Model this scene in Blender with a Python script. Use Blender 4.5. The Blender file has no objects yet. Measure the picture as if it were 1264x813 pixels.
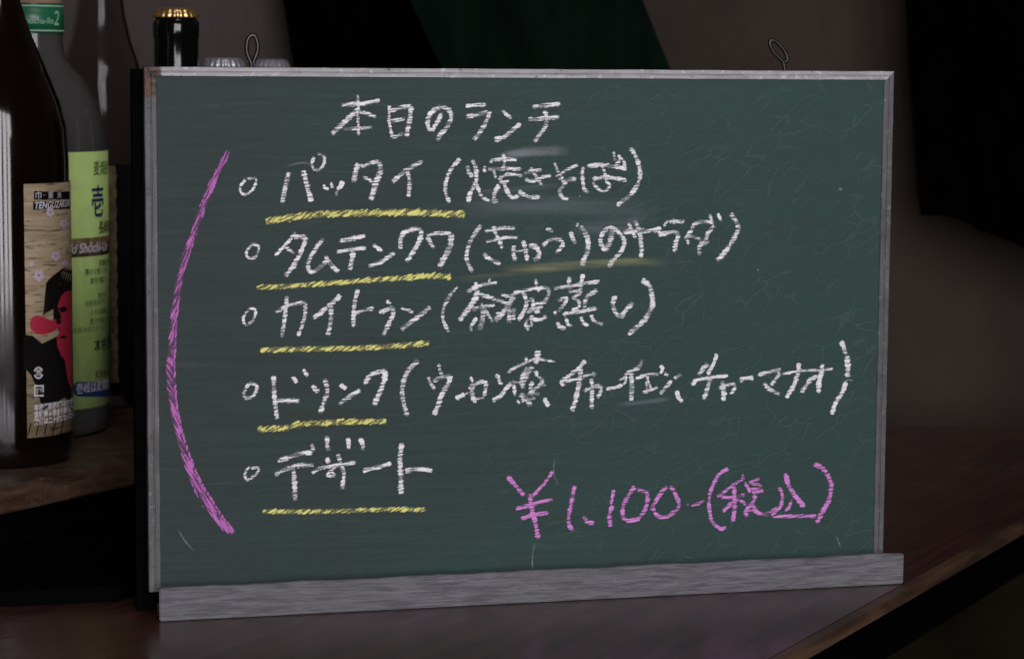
import bpy, bmesh, math, random
from mathutils import Vector, Matrix
random.seed(7)
S = bpy.context.scene
C = S.collection
# ------------------------------------------------------------------ camera
F = 3000.0; W0, H0 = 1264.0, 813.0
CAM_H, PITCH, ROLL = .3123, .1074, .0066
cf = Vector((0, math.cos(PITCH), -math.sin(PITCH)))
cx0 = Vector((1, 0, 0)); cu0 = cx0.cross(cf)
cxv = cx0*math.cos(ROLL) + cu0*math.sin(ROLL)
cuv = -cx0*math.sin(ROLL) + cu0*math.cos(ROLL)
CAM = Vector((0, 0, CAM_H))
cam_d = bpy.data.cameras.new('camera'); cam = bpy.data.objects.new('camera', cam_d); C.objects.link(cam)
m = Matrix((cxv, cuv, -cf)).transposed().to_4x4(); m.translation = CAM
cam.matrix_world = m
cam_d.sensor_width = 36; cam_d.lens = F/W0*36; cam_d.clip_start = .05; cam_d.clip_end = 60
cam_d.dof.use_dof = True; cam_d.dof.focus_distance = 1.40; cam_d.dof.aperture_fstop = 16.0
S.camera = cam
# ------------------------------------------------------------------ world and lamps
w = bpy.data.worlds.new('World'); S.world = w; w.use_nodes = True
bg = w.node_tree.nodes['Background']; bg.inputs[0].default_value = (.60, .50, .56, 1); bg.inputs[1].default_value = .006
def area(name, loc, target, sx, sy, power, col):
    l = bpy.data.lights.new(name, 'AREA'); l.shape = 'RECTANGLE'; l.size = sx; l.size_y = sy; l.energy = power; l.color = col
    o = bpy.data.objects.new(name, l); C.objects.link(o); o.location = loc
    o.rotation_euler = (Vector(target)-Vector(loc)).to_track_quat('-Z', 'Y').to_euler()
    return o
WC = (.98, .955, 1.0)
for i, (x, wd, pw) in enumerate(((-.14, .12, 8.5), (.06, .14, 9), (.34, .20, 12), (.70, .26, 14), (1.10, .32, 17))):
    area('window_light', (x, -.95, .75), (x*.35, 1.4, .15), wd, 1.7, pw, WC)
area('overhead_fill', (.1, .95, 1.75), (0, 1.40, .1), .7, .4, 3.6, (1, .95, .97))  # added fill lamp overhead, helps light the labels; no fixture seen
S.view_settings.view_transform = 'Standard'; S.view_settings.look = 'None'
S.view_settings.exposure = 0.0; S.view_settings.gamma = 1
S.render.engine = 'CYCLES'

# ------------------------------------------------------------------ helpers
def ray(px, py): return (cf + cxv*((px-W0/2)/F) + cuv*((H0/2-py)/F))
def at_z(px, py, z):
    d = ray(px, py); return CAM + d*((z-CAM.z)/d.z)
def at_y(px, py, y):
    d = ray(px, py); return CAM + d*((y-CAM.y)/d.y)
def link(o, parent=None):
    C.objects.link(o)
    if parent: o.parent = parent
    return o
def tag(o, label=None, cat=None, group=None, kind=None):
    if label: o['label'] = label
    if cat: o['category'] = cat
    if group: o['group'] = group
    if kind: o['kind'] = kind
    return o
def empty(name, loc, rz=0):
    o = bpy.data.objects.new(name, None); o.empty_display_size = .05; C.objects.link(o)
    o.location = loc; o.rotation_euler = (0, 0, rz); return o
def mesh_obj(name, verts, faces, mat, parent=None, smooth=False, uvs=None):
    me = bpy.data.meshes.new(name); me.from_pydata([tuple(v) for v in verts], [], faces); me.update()
    if smooth:
        for p in me.polygons: p.use_smooth = True
    if uvs:
        ul = me.uv_layers.new(name='UVMap')
        for lp in me.loops: ul.data[lp.index].uv = uvs[lp.vertex_index]
    me.materials.append(mat)
    return link(bpy.data.objects.new(name, me), parent)
def bm_obj(name, bm, mat, parent=None, smooth=False):
    me = bpy.data.meshes.new(name); bm.to_mesh(me); bm.free()
    if smooth:
        for p in me.polygons: p.use_smooth = True
    me.materials.append(mat)
    return link(bpy.data.objects.new(name, me), parent)
def box(bm, a, b, bev=0, rough=0):
    r = bmesh.ops.create_cube(bm, size=1)
    for v in r['verts']:
        v.co = Vector((a[i] + (v.co[i]+.5)*(b[i]-a[i]) for i in range(3)))
    if bev:
        es = list({e for v in r['verts'] for e in v.link_edges})
        bmesh.ops.bevel(bm, geom=es, offset=bev, segments=2, profile=.6, affect='EDGES')
def lathe(name, prof, mat, parent, n=64, smooth=True, a0=0, a1=2*math.pi):
    full = abs(a1-a0-2*math.pi) < 1e-6
    vs, fs = [], []; cnt = n if full else n+1
    for (r, z) in prof:
        for i in range(cnt):
            a = a0+(a1-a0)*i/n; vs.append((r*math.cos(a), r*math.sin(a), z))
    for j in range(len(prof)-1):
        for i in range(n):
            i2 = (i+1) % cnt
            fs.append((j*cnt+i, j*cnt+i2, (j+1)*cnt+i2, (j+1)*cnt+i))
    return mesh_obj(name, vs, fs, mat, parent, smooth)
def catmull(pts, step):
    if len(pts) < 3:
        a, b = Vector(pts[0]), Vector(pts[-1]); n = max(2, int((b-a).length/step))
        return [a.lerp(b, i/n) for i in range(n+1)]
    P = [Vector(p) for p in pts]; P = [P[0]*2-P[1]]+P+[P[-1]*2-P[-2]]
    out = []
    for i in range(1, len(P)-2):
        n = max(2, int((P[i+1]-P[i]).length/step))
        for k in range(n):
            t = k/n; t2 = t*t; t3 = t2*t
            out.append(.5*((2*P[i])+(-P[i-1]+P[i+1])*t+(2*P[i-1]-5*P[i]+4*P[i+1]-P[i+2])*t2+(-P[i-1]+3*P[i]-3*P[i+1]+P[i+2])*t3))
    out.append(P[-2]); return out
def tube(name, pts, r, mat, parent, sides=10, closed=False):
    P = [Vector(p) for p in pts]; vs, fs = [], []
    up = Vector((0, 1, 0))
    n = len(P)
    for i, p in enumerate(P):
        t = (P[(i+1) % n]-P[i-1]) if closed or 0 < i < n-1 else (P[1]-P[0] if i == 0 else P[-1]-P[-2])
        t.normalize(); a = up.cross(t).normalized(); b = t.cross(a)
        for k in range(sides):
            th = 2*math.pi*k/sides; vs.append(p+(a*math.cos(th)+b*math.sin(th))*r)
    for i in range(n if closed else n-1):
        for k in range(sides):
            i2 = (i+1) % n; k2 = (k+1) % sides
            fs.append((i*sides+k, i2*sides+k, i2*sides+k2, i*sides+k2))
    return mesh_obj(name, vs, fs, mat, parent, True)

# ------------------------------------------------------------------ materials
class NT:
    def __init__(s, name):
        s.m = bpy.data.materials.new(name); s.m.use_nodes = True; s.t = s.m.node_tree
        s.b = s.t.nodes['Principled BSDF']; s.o = s.t.nodes['Material Output']
        s.co = s.t.nodes.new('ShaderNodeTexCoord').outputs['Object']
    def L(s, a, b): s.t.links.new(a, b)
    def map(s, scale, rot=(0, 0, 0), loc=(0, 0, 0), src=None):
        n = s.t.nodes.new('ShaderNodeMapping'); n.inputs['Scale'].default_value = scale
        n.inputs['Rotation'].default_value = rot; n.inputs['Location'].default_value = loc
        s.L(src or s.co, n.inputs[0]); return n.outputs[0]
    def rmap(s, scale, rot, loc=(0, 0, 0), src=None):      # turn first, then stretch
        return s.map(scale, loc=loc, src=s.map((1, 1, 1), rot=rot, src=src))
    def noise(s, vec, scale=1, detail=3, rough=.5, dist=0):
        n = s.t.nodes.new('ShaderNodeTexNoise'); s.L(vec, n.inputs['Vector'])
        n.inputs['Scale'].default_value = scale; n.inputs['Detail'].default_value = detail
        n.inputs['Roughness'].default_value = rough; n.inputs['Distortion'].default_value = dist
        return n.outputs[0]
    def vor(s, vec, scale=1, feat='F1', rnd=1):
        n = s.t.nodes.new('ShaderNodeTexVoronoi'); n.feature = feat; s.L(vec, n.inputs['Vector'])
        n.inputs['Scale'].default_value = scale; n.inputs['Randomness'].default_value = rnd
        return n.outputs['Distance']
    def math(s, op, a, b=None, clamp=False):
        n = s.t.nodes.new('ShaderNodeMath'); n.operation = op; n.use_clamp = clamp
        for i, v in enumerate((a, b)):
            if v is None: continue
            if isinstance(v, (int, float)): n.inputs[i].default_value = v
            else: s.L(v, n.inputs[i])
        return n.outputs[0]
    def ramp(s, v, lo, hi, a=0., b=1.):
        n = s.t.nodes.new('ShaderNodeMapRange'); n.interpolation_type = 'SMOOTHSTEP'
        n.inputs['From Min'].default_value = lo; n.inputs['From Max'].default_value = hi
        n.inputs['To Min'].default_value = a; n.inputs['To Max'].default_value = b
        s.L(v, n.inputs[0]); return n.outputs[0]
    def mix(s, f, a, b, typ='MIX'):
        n = s.t.nodes.new('ShaderNodeMix'); n.data_type = 'RGBA'; n.blend_type = typ
        if isinstance(f, (int, float)): n.inputs[0].default_value = f
        else: s.L(f, n.inputs[0])
        for i, v in ((6, a), (7, b)):
            if isinstance(v, tuple): n.inputs[i].default_value = (*v, 1)
            else: s.L(v, n.inputs[i])
        return n.outputs[2]
    def bump(s, h, strength, dist=.001, nrm=None):
        n = s.t.nodes.new('ShaderNodeBump'); n.inputs['Strength'].default_value = strength
        n.inputs['Distance'].default_value = dist; s.L(h, n.inputs['Height'])
        if nrm: s.L(nrm, n.inputs['Normal'])
        s.L(n.outputs[0], s.b.inputs['Normal']); return n.outputs[0]
    def set(s, **k):
        for a, v in k.items():
            i = s.b.inputs[a.replace('_', ' ')]
            if isinstance(v, (int, float)): i.default_value = v
            elif isinstance(v, tuple): i.default_value = (*v, 1) if len(v) == 3 else v
            else: s.L(v, i)
        return s
    def pos(s):
        n = s.t.nodes.new('ShaderNodeSeparateXYZ'); s.L(s.co, n.inputs[0]); return n.outputs
def simple(name, col, rough=.5, metal=0, var=.15, scale=60, **k):
    n = NT(name); v = n.noise(n.map((1, 1, 1)), scale, 4, .6)
    c = n.mix(n.ramp(v, .3, .7), tuple(x*(1-var) for x in col), tuple(x*(1+var) for x in col))
    n.set(Base_Color=c, Roughness=rough, Metallic=metal, **k); return n.m

# slate-green painted board
n = NT('board_paint'); x, y, z = n.pos()
big = n.noise(n.map((7, 1, 9), loc=(3, 0, 1)), 1, 4, .6, .4)
mid = n.noise(n.map((30, 1, 50)), 1, 4, .6, .3)
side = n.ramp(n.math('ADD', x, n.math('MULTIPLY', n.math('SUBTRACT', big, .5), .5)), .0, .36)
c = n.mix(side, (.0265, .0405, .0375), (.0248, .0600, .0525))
c = n.mix(n.ramp(mid, .35, .7, 0, .35), c, (.033, .046, .050))
swv = n.t.nodes.new('ShaderNodeCombineXYZ'); sw_ = n.noise(n.map((7, 1, 9), loc=(6, 0, 3)), 1, 1.5, .5, .8)
n.L(n.math('MULTIPLY', sw_, .010), swv.inputs[2]); va = n.t.nodes.new('ShaderNodeVectorMath'); va.operation = 'ADD'; n.L(n.co, va.inputs[0]); n.L(swv.outputs[0], va.inputs[1])
streak = n.noise(n.map((22, 1, 620), rot=(0, .03, 0), src=va.outputs[0]), 1, 5, .72, .3)
streak2 = n.noise(n.map((9, 1, 300), rot=(0, -.12, 0), loc=(1, 0, 4), src=va.outputs[0]), 1, 4, .65, .2)
leftm = n.ramp(n.math('ADD', x, n.math('MULTIPLY', big, .2)), .28, .48, 1, .22)
c = n.mix(n.math('MULTIPLY', n.ramp(streak, .55, .74), n.math('MULTIPLY', n.math('MULTIPLY', leftm, n.ramp(mid, .35, .65, .15, 1)), .55)), c, (.095, .105, .105))
c = n.mix(n.math('MULTIPLY', n.ramp(streak2, .60, .42), n.math('MULTIPLY', leftm, .20)), c, (.013, .016, .015))
warm = n.noise(n.map((16, 1, 30), loc=(8, 0, 2)), 1, 3, .6, .5)
c = n.mix(n.ramp(warm, .58, .74, 0, .30), c, (.030, .034, .021))
# lifted flakes of old paint, more of them to the right
wv = n.t.nodes.new('ShaderNodeVectorMath'); wv.operation = 'MULTIPLY_ADD'
nz = n.t.nodes.new('ShaderNodeTexNoise'); nz.inputs['Scale'].default_value = 60; nz.inputs['Detail'].default_value = 3
n.L(n.co, nz.inputs['Vector']); n.L(nz.outputs[1], wv.inputs[0]); wv.inputs[1].default_value = (.012, 0, .012); n.L(n.co, wv.inputs[2])
flv = n.rmap((52, 0, 120), (0, .52, 0), src=wv.outputs[0])
ed = n.vor(flv, 1, 'DISTANCE_TO_EDGE'); pl = n.noise(n.rmap((30, 1, 70), (0, .5, 0), src=wv.outputs[0]), 1, 1)
crk = n.math('MULTIPLY', n.ramp(ed, .0, .060, 1, 0), n.ramp(pl, .36, .52))
part = n.ramp(n.noise(n.map((26, 1, 34), loc=(5, 0, 0)), 1, 3), .34, .55)
rightm = n.ramp(x, .12, .36, .15, 1.0)
crm = n.math('MULTIPLY', n.math('MULTIPLY', crk, part), rightm)
c = n.mix(n.math('MULTIPLY', crm, .30), c, (.070, .108, .104))
sp = n.vor(n.map((90, 0, 90)), 1, 'F1')
c = n.mix(n.math('MULTIPLY', n.ramp(sp, .03, .06, 1, 0), n.ramp(n.noise(n.map((40, 1, 40), loc=(2, 0, 9)), 1, 1), .62, .66)), c, (.22, .23, .24))
grain = n.noise(n.map((900, 900, 900)), 1, 2, .7)
c = n.mix(n.ramp(grain, .3, .7, 0, .22), c, (.055, .066, .068))
hgt = n.math('ADD', n.math('MULTIPLY', n.math('MULTIPLY', n.ramp(crk, 0, 1, 1, 0), n.math('MULTIPLY', rightm, part)), .7), n.math('ADD', n.math('MULTIPLY', streak, .35), n.math('MULTIPLY', grain, .25)))
n.bump(hgt, .50, .0005); n.set(Base_Color=c, Roughness=.62, Specular_IOR_Level=.16)
M_board = n.m

def chalk_mat(name, col, rot, sx, sz, thr=.47, soft=.035, gain=1.0, alpha=1.0):
    n = NT(name)
    g = n.noise(n.rmap((sx, 1, sz), (0, rot, 0)), 1, 1.5, .5, .6)
    f = n.noise(n.map((900, 1, 1300)), 1, 3, .75)
    lo = n.noise(n.map((260, 1, 260), loc=(4, 0, 7)), 1, 2, .5)
    val = n.math('ADD', n.math('ADD', n.math('MULTIPLY', g, .60), n.math('MULTIPLY', f, .28)), n.math('MULTIPLY', lo, .12))
    uv = n.t.nodes.new('ShaderNodeSeparateXYZ'); n.L(n.t.nodes['Texture Coordinate'].outputs['UV'], uv.inputs[0])
    v = n.math('ABSOLUTE', n.math('SUBTRACT', n.math('MULTIPLY', uv.outputs[0], 2), 1))
    edge = n.math('MULTIPLY', n.math('POWER', v, 3), .16)
    t = n.math('ADD', n.math('SUBTRACT', thr, n.math('MULTIPLY', n.math('SUBTRACT', uv.outputs[1], .5), .30)), edge)
    d = n.math('SUBTRACT', val, t)
    a = n.math('MAXIMUM', n.ramp(d, -soft, soft, 0, alpha), n.math('MULTIPLY', n.ramp(v, .55, .95, 1, 0), n.ramp(f, .3, .7, .04, .34)))
    cc = n.mix(n.ramp(n.math('ADD', n.math('MULTIPLY', f, .5), n.math('MULTIPLY', g, .5)), .38, .6), tuple(q*.66 for q in col), tuple(min(q*1.06, .95) for q in col))
    n.set(Base_Color=cc, Roughness=1.0, Specular_IOR_Level=.1, Alpha=a)
    return n.m
M_white = chalk_mat('white_chalk', (.82, .80, .82), .08, 105, 1300, thr=.474, soft=.05)
M_yellow = chalk_mat('yellow_chalk', (.72, .68, .22), .5, 150, 900, thr=.478, soft=.05)
M_pink = chalk_mat('magenta_chalk', (.66, .25, .64), .10, 100, 1250, thr=.445, soft=.06)
M_pink2 = chalk_mat('magenta_chalk_hatched', (.46, .15, .44), 1.12, 90, 850, thr=.487, soft=.06)
M_pink3 = chalk_mat('magenta_chalk_crosshatched', (.46, .15, .44), -1.05, 90, 850, thr=.474, soft=.06)
def smudge_mat(name, col, amt):
    n = NT(name)
    g = n.noise(n.map((18, 1, 300), rot=(0, .05, 0)), 1, 4, .6, .2)
    uv = n.t.nodes.new('ShaderNodeSeparateXYZ'); n.L(n.t.nodes['Texture Coordinate'].outputs['UV'], uv.inputs[0])
    v = n.math('ABSOLUTE', n.math('SUBTRACT', n.math('MULTIPLY', uv.outputs[0], 2), 1))
    a = n.math('MULTIPLY', n.math('MULTIPLY', n.ramp(v, .2, 1, 1, 0), n.ramp(g, .3, .7, .25, 1)), n.math('MULTIPLY', uv.outputs[1], amt))
    n.set(Base_Color=col, Roughness=1., Alpha=a); return n.m
M_smw = smudge_mat('rubbed_white_chalk', (.45, .47, .52), .42)
M_smy = smudge_mat('rubbed_yellow_chalk', (.42, .42, .22), .45)

# worn frame metal
def frame_mat(name, base, seed, rust=False, stretch=(300, 60, 25)):
    n = NT(name); x, y, z = n.pos()
    a = n.noise(n.map(stretch, loc=(seed, 0, 0)), 1, 5, .65, .3)
    b = n.noise(n.map((220, 220, 220), loc=(0, seed, 0)), 1, 3, .6)
    c = n.mix(n.ramp(a, .3, .7), tuple(q*.78 for q in base), tuple(q*1.15 for q in base))
    c = n.mix(n.ramp(b, .57, .70, 0, .6), c, tuple(min(1, q*2.0) for q in base))
    lg = n.noise(n.map((35, 35, 35), loc=(2, seed, 5)), 1, 4, .65)
    c = n.mix(n.ramp(lg, .52, .68, 0, .55), c, tuple(q*.55 for q in base))
    c = n.mix(n.ramp(b, .38, .30, 0, .7), c, (.03, .026, .025))
    r = n.noise(n.map((130, 130, 130), loc=(7, 0, 1)), 1, 4, .6)
    if rust:
        zone = n.math('MULTIPLY', n.ramp(x, .006, .014, 1, 0), n.ramp(z, .286, .302))
        c = n.mix(n.ramp(n.math('ADD', n.math('MULTIPLY', zone, .55), n.math('MULTIPLY', r, .5)), .52, .66), c, (.10, .052, .042))
        c = n.mix(n.math('MULTIPLY', zone, n.ramp(b, .46, .58)), c, (.028, .018, .016))
    n.bump(a, .5, .0004); n.set(Base_Color=c, Roughness=.62, Metallic=.12, Specular_IOR_Level=.4)
    return n.m
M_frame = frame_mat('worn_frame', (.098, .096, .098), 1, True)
M_frame_top_lit = frame_mat('worn_frame_top_lit', (.33, .32, .33), 3, True, (40, 60, 400))  # lighter copy of the worn metal: light from above put into the colour
# weathered grey ledge wood
n = NT('ledge_wood')
g = n.noise(n.map((38, 60, 520), rot=(0, .02, 0)), 1, 8, .78, .5)
h = n.noise(n.map((38, 60, 1150), loc=(1, 0, 2)), 1, 4, .7)
l = n.noise(n.map((14, 10, 30)), 1, 3, .5)
c = n.mix(n.ramp(g, .34, .66), (.070, .068, .075), (.165, .160, .176))
c = n.mix(n.ramp(h, .62, .74, 0, .55), c, (.36, .34, .37))
c = n.mix(n.ramp(h, .42, .32, 0, .5), c, (.045, .041, .045))
c = n.mix(n.ramp(l, .5, .72, 0, .35), c, (.13, .12, .13))
k = n.vor(n.map((45, 0, 90)), 1, 'F1')
c = n.mix(n.ramp(k, .03, .055, .8, 0), c, (.03, .022, .02))
n.bump(n.math('ADD', g, h), .5, .0005); n.set(Base_Color=c, Roughness=.75, Specular_IOR_Level=.25)
M_ledge = n.m
M_back = simple('black_back_panel', (.002, .002, .002), .95, Specular_IOR_Level=.0)
M_wire = simple('dark_wire', (.05, .047, .043), .42, .9, .2, 300)
# polished dark red-brown table
n = NT('table_wood')
v = n.map((1, 1, 1), rot=(0, 0, math.radians(-62)))
g = n.noise(n.map((6, 110, 10), src=v), 1, 6, .68, .8)
h = n.noise(n.map((9, 14, 10), src=v), 1, 4, .6, .5)
d = n.noise(n.map((300, 300, 10), src=v), 1, 3, .6)
c = n.mix(n.ramp(g, .32, .68), (.022, .007, .006), (.068, .021, .017))
c = n.mix(n.ramp(h, .42, .7, 0, .6), c, (.040, .016, .013))
c = n.mix(n.ramp(d, .66, .76, 0, .22), c, (.09, .07, .065))
n.bump(n.math('ADD', n.math('MULTIPLY', g, .5), h), .12, .002)
n.set(Base_Color=c, Roughness=n.ramp(h, .3, .7, .16, .28), Specular_IOR_Level=.4, Coat_Weight=.45, Coat_Roughness=.36, Coat_IOR=1.7); M_table = n.m
n = NT('table_edge_wood')
g = n.noise(n.map((8, 8, 60)), 1, 5, .6, .5)
c = n.mix(n.ramp(g, .35, .65), (.036, .018, .011), (.105, .058, .034)); n.set(Base_Color=c, Roughness=.5); M_edge = n.m
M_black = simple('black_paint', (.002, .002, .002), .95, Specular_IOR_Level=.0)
n = NT('shelf_wood')
g = n.noise(n.map((30, 30, 120), rot=(0, 0, 1)), 1, 5, .65, .5); d = n.noise(n.map((260, 260, 260)), 1, 3, .6)
c = n.mix(n.ramp(g, .3, .7), (.030, .015, .010), (.085, .047, .032))
c = n.mix(n.ramp(d, .62, .72, 0, .5), c, (.20, .15, .13))
n.bump(g, .3, .001); n.set(Base_Color=c, Roughness=.48); M_shelf = n.m
n = NT('stained_plaster_lit_left')
g = n.noise(n.map((3, 3, 2)), 1, 5, .6, .6); d = n.noise(n.map((30, 30, 12)), 1, 4, .6)
c = n.mix(n.ramp(g, .3, .7), (.018, .011, .007), (.046, .031, .022))
c = n.mix(n.ramp(n.math('ADD', n.pos()[0], n.math('MULTIPLY', g, .4)), -.22, .25, .75, 0), c, (.095, .072, .072))  # left side coloured lighter, standing in for light falling there
c = n.mix(n.ramp(d, .4, .75, 0, .4), c, (.030, .021, .017))
n.bump(d, .4, .004); n.set(Base_Color=c, Roughness=.9); M_wall = n.m
M_floor = simple('dull_floor', (.07, .06, .035), .8, 0, .3, 8)
n = NT('green_cloth')
g = n.noise(n.map((40, 40, 8)), 1, 4, .6)
c = n.mix(n.ramp(g, .3, .7), (.0006, .0035, .002), (.001, .008, .004)); n.set(Base_Color=c, Roughness=.95, Specular_IOR_Level=.1); M_green = n.m
M_blackcloth = simple('black_cloth', (.0009, .0007, .0006), .98, 0, .3, 30, Specular_IOR_Level=.0)
M_redcloth = simple('dark_red_cloth', (.020, .004, .004), .95, 0, .3, 30, Specular_IOR_Level=.05)

def glass(name, col, rough=.03, ior=1.45, trans=1.0, dirt=.25):
    n = NT(name); d = n.noise(n.map((25, 25, 12)), 1, 4, .6, .4)
    n.set(Base_Color=col, Roughness=n.ramp(d, .35, .75, rough, rough+dirt*.35), Transmission_Weight=trans, IOR=ior); return n.m
M_amber = glass('dark_amber_glass', (.10, .035, .012), .06, 1.5, .5)
n_ = M_amber.node_tree.nodes['Principled BSDF']; n_.inputs['Base Color'].default_value = (.008, .004, .002, 1)
M_greyglass = glass('smoky_glass', (.20, .195, .185), .08, 1.4, .75)
M_clear = glass('clear_glass', (.62, .58, .58), .07, 1.22, 1.0, .2)
M_blackglass = simple('black_glass', (.003, .003, .003), .12, 0, .1, 40)
def paper(name, col, var=.06, rough=.55): return simple(name, col, rough, 0, var, 90)
M_lime = paper('lime_paper', (.50, .68, .22))
M_tan = None
n = NT('tan_paper_streaked')
g = n.noise(n.map((60, 60, 620)), 1, 4, .6, .6); g2 = n.noise(n.map((25, 25, 260), loc=(0, 0, 3)), 1, 3, .6, .8)
c = n.mix(n.ramp(g2, .3, .7), (.30, .22, .13), (.42, .33, .21))
c = n.mix(n.ramp(g, .54, .63, 0, .8), c, (.045, .03, .022)); n.set(Base_Color=c, Roughness=.6); M_tan = n.m
M_ink = paper('dark_ink', (.035, .045, .02)); M_navy = paper('navy_ink', (.008, .028, .11))
M_whiteink = paper('white_ink', (.62, .58, .62)); M_red = paper('red_ink', (.40, .018, .045))
M_blackink = simple('black_ink', (.006, .005, .005), .9, 0, .1, 90, Specular_IOR_Level=.08); M_pinkink = paper('pale_pink_ink', (.55, .42, .55))
M_neckgreen = paper('green_foil', (.012, .115, .055), rough=.35); M_neckline = paper('pale_green_ink', (.30, .50, .34))
M_goldband = simple('gold_band', (.32, .22, .12), .38, .5, .4, 120)
M_gold = simple('gold_foil', (.20, .145, .07), .5, .5, .5, 250)
M_cork = paper('pale_capsule', (.42, .27, .20)); M_capgold = simple('gold_cap', (.65, .42, .17), .3, .9, .2, 200)
M_capsil = simple('silver_cap', (.42, .41, .44), .4, .7, .25, 200); M_capdull = simple('dull_silver_cap', (.26, .25, .29), .55, .4, .2, 200)

# ------------------------------------------------------------------ the setting
e0 = Vector((.151, 1.282)); ed_ = Vector((.197, .369)).normalized()     # right-hand edge of the table
def edge_at(y): return e0 + ed_*((y-e0.y)/ed_.y)
YB, YW = 2.12, 2.34
pA, pB = edge_at(.80), edge_at(YB)
def slab(name, poly, z0, z1, mat, parent=None, bev=0):
    bm = bmesh.new(); lo = [bm.verts.new((p[0], p[1], z0)) for p in poly]; hi = [bm.verts.new((p[0], p[1], z1)) for p in poly]
    bm.faces.new(hi); bm.faces.new(lo[::-1]); k = len(poly)
    for i in range(k): bm.faces.new((lo[i], lo[(i+1) % k], hi[(i+1) % k], hi[i]))
    bmesh.ops.recalc_face_normals(bm, faces=bm.faces)
    if bev: bmesh.ops.bevel(bm, geom=[e for e in bm.edges], offset=bev, segments=2, affect='EDGES')
    return bm_obj(name, bm, mat, parent)
nrm = Vector((ed_.y, -ed_.x))
floor = mesh_obj('floor', [(-6, -3, -.72), (6, -3, -.72), (6, 5, -.72), (-6, 5, -.72)], [(0, 1, 2, 3)], M_floor); tag(floor, kind='structure')
vs, fs = [], []
for j in range(31):
    for i in range(81):
        X = -4+8*i/80; Z = -.72+3.2*j/30
        vs.append((X, YW+.006*math.sin(X*5.1+Z*3)+.004*math.sin(X*13+Z*7), Z))
for j in range(30):
    for i in range(80): a = j*81+i; fs.append((a, a+1, a+82, a+81))
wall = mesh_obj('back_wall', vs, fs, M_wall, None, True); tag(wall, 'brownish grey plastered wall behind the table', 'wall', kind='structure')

vs = [(-4, YW-.035, -.719), (4, YW-.035, -.719), (4, YW-.035, -.06), (-4, YW-.035, -.06), (-4, YW-.012, -.06), (4, YW-.012, -.06)]
M_dado = simple('dark_olive_panel', (.010, .009, .0045), .9, 0, .3, 12, Specular_IOR_Level=.05)
tag(mesh_obj('dado', vs, [(0, 1, 2, 3), (3, 2, 5, 4)], M_dado), 'dark olive lower panel of the back wall', 'wall panel', kind='structure')
table = empty('table', (0, 0, 0)); tag(table, 'dark polished red-brown table under the chalkboard, its lighter worn edge running diagonally', 'table')
slab('tabletop', [(-1.3, .80), pA-nrm*.006, pB-nrm*.006, (-1.3, YB)], -.008, 0, M_table, table)
slab('edge_strip', [pA-nrm*.0059, pA+nrm*.0015, pB+nrm*.0015, pB-nrm*.0059], -.0080, -.0002, M_edge, table, .0004)
slab('apron', [(-1.25, .86), edge_at(.86)-nrm*.016, edge_at(YB)-nrm*.016, (-1.25, YB)], -.048, -.0085, M_black, table)
for (lx, ly) in ((-1.2, .9), (-1.2, 2.05), (-.02-.04, .95), (-.30, 2.05)):
    bm = bmesh.new(); box(bm, (lx-.02, ly-.02, -.72), (lx+.02, ly+.02, -.0485), .003); bm_obj('leg', bm, M_black, table)

# raised shelf with the bottles
SZ = .052
s0 = at_z(0, 601, SZ).to_2d(); s1 = at_z(158, 568, SZ).to_2d(); sd = (s1-s0).normalized(); sn = Vector((sd.y, -sd.x))
def s_at(y): return s0+sd*((y-s0.y)/sd.y)
shelf = empty('shelf', (s0.x, s0.y, 0)); tag(shelf, 'low brown wooden shelf on a black plinth, carrying the bottles left of the chalkboard', 'shelf')
so = Vector((s0.x, s0.y))
poly = [s_at(1.30), s_at(2.10), Vector((-1.0, 2.10)), Vector((-1.0, 1.30))]
slab('shelf_board', [p-so for p in poly], SZ-.0175, SZ, M_shelf, shelf, .0015)
poly = [s_at(1.33)-sn*.02, s_at(2.09)-sn*.02, Vector((-.98, 2.09)), Vector((-.98, 1.33))]
slab('plinth', [p-so for p in poly], .0097, SZ-.018, M_black, shelf)

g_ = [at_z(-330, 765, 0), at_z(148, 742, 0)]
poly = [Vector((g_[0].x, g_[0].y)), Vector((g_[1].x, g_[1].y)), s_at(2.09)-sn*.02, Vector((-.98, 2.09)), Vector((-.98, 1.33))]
slab('shade_slab', [p-so for p in poly], .0004, .0095, M_black, shelf)  # added black slab, stands in for the deep shade below the shelf
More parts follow.
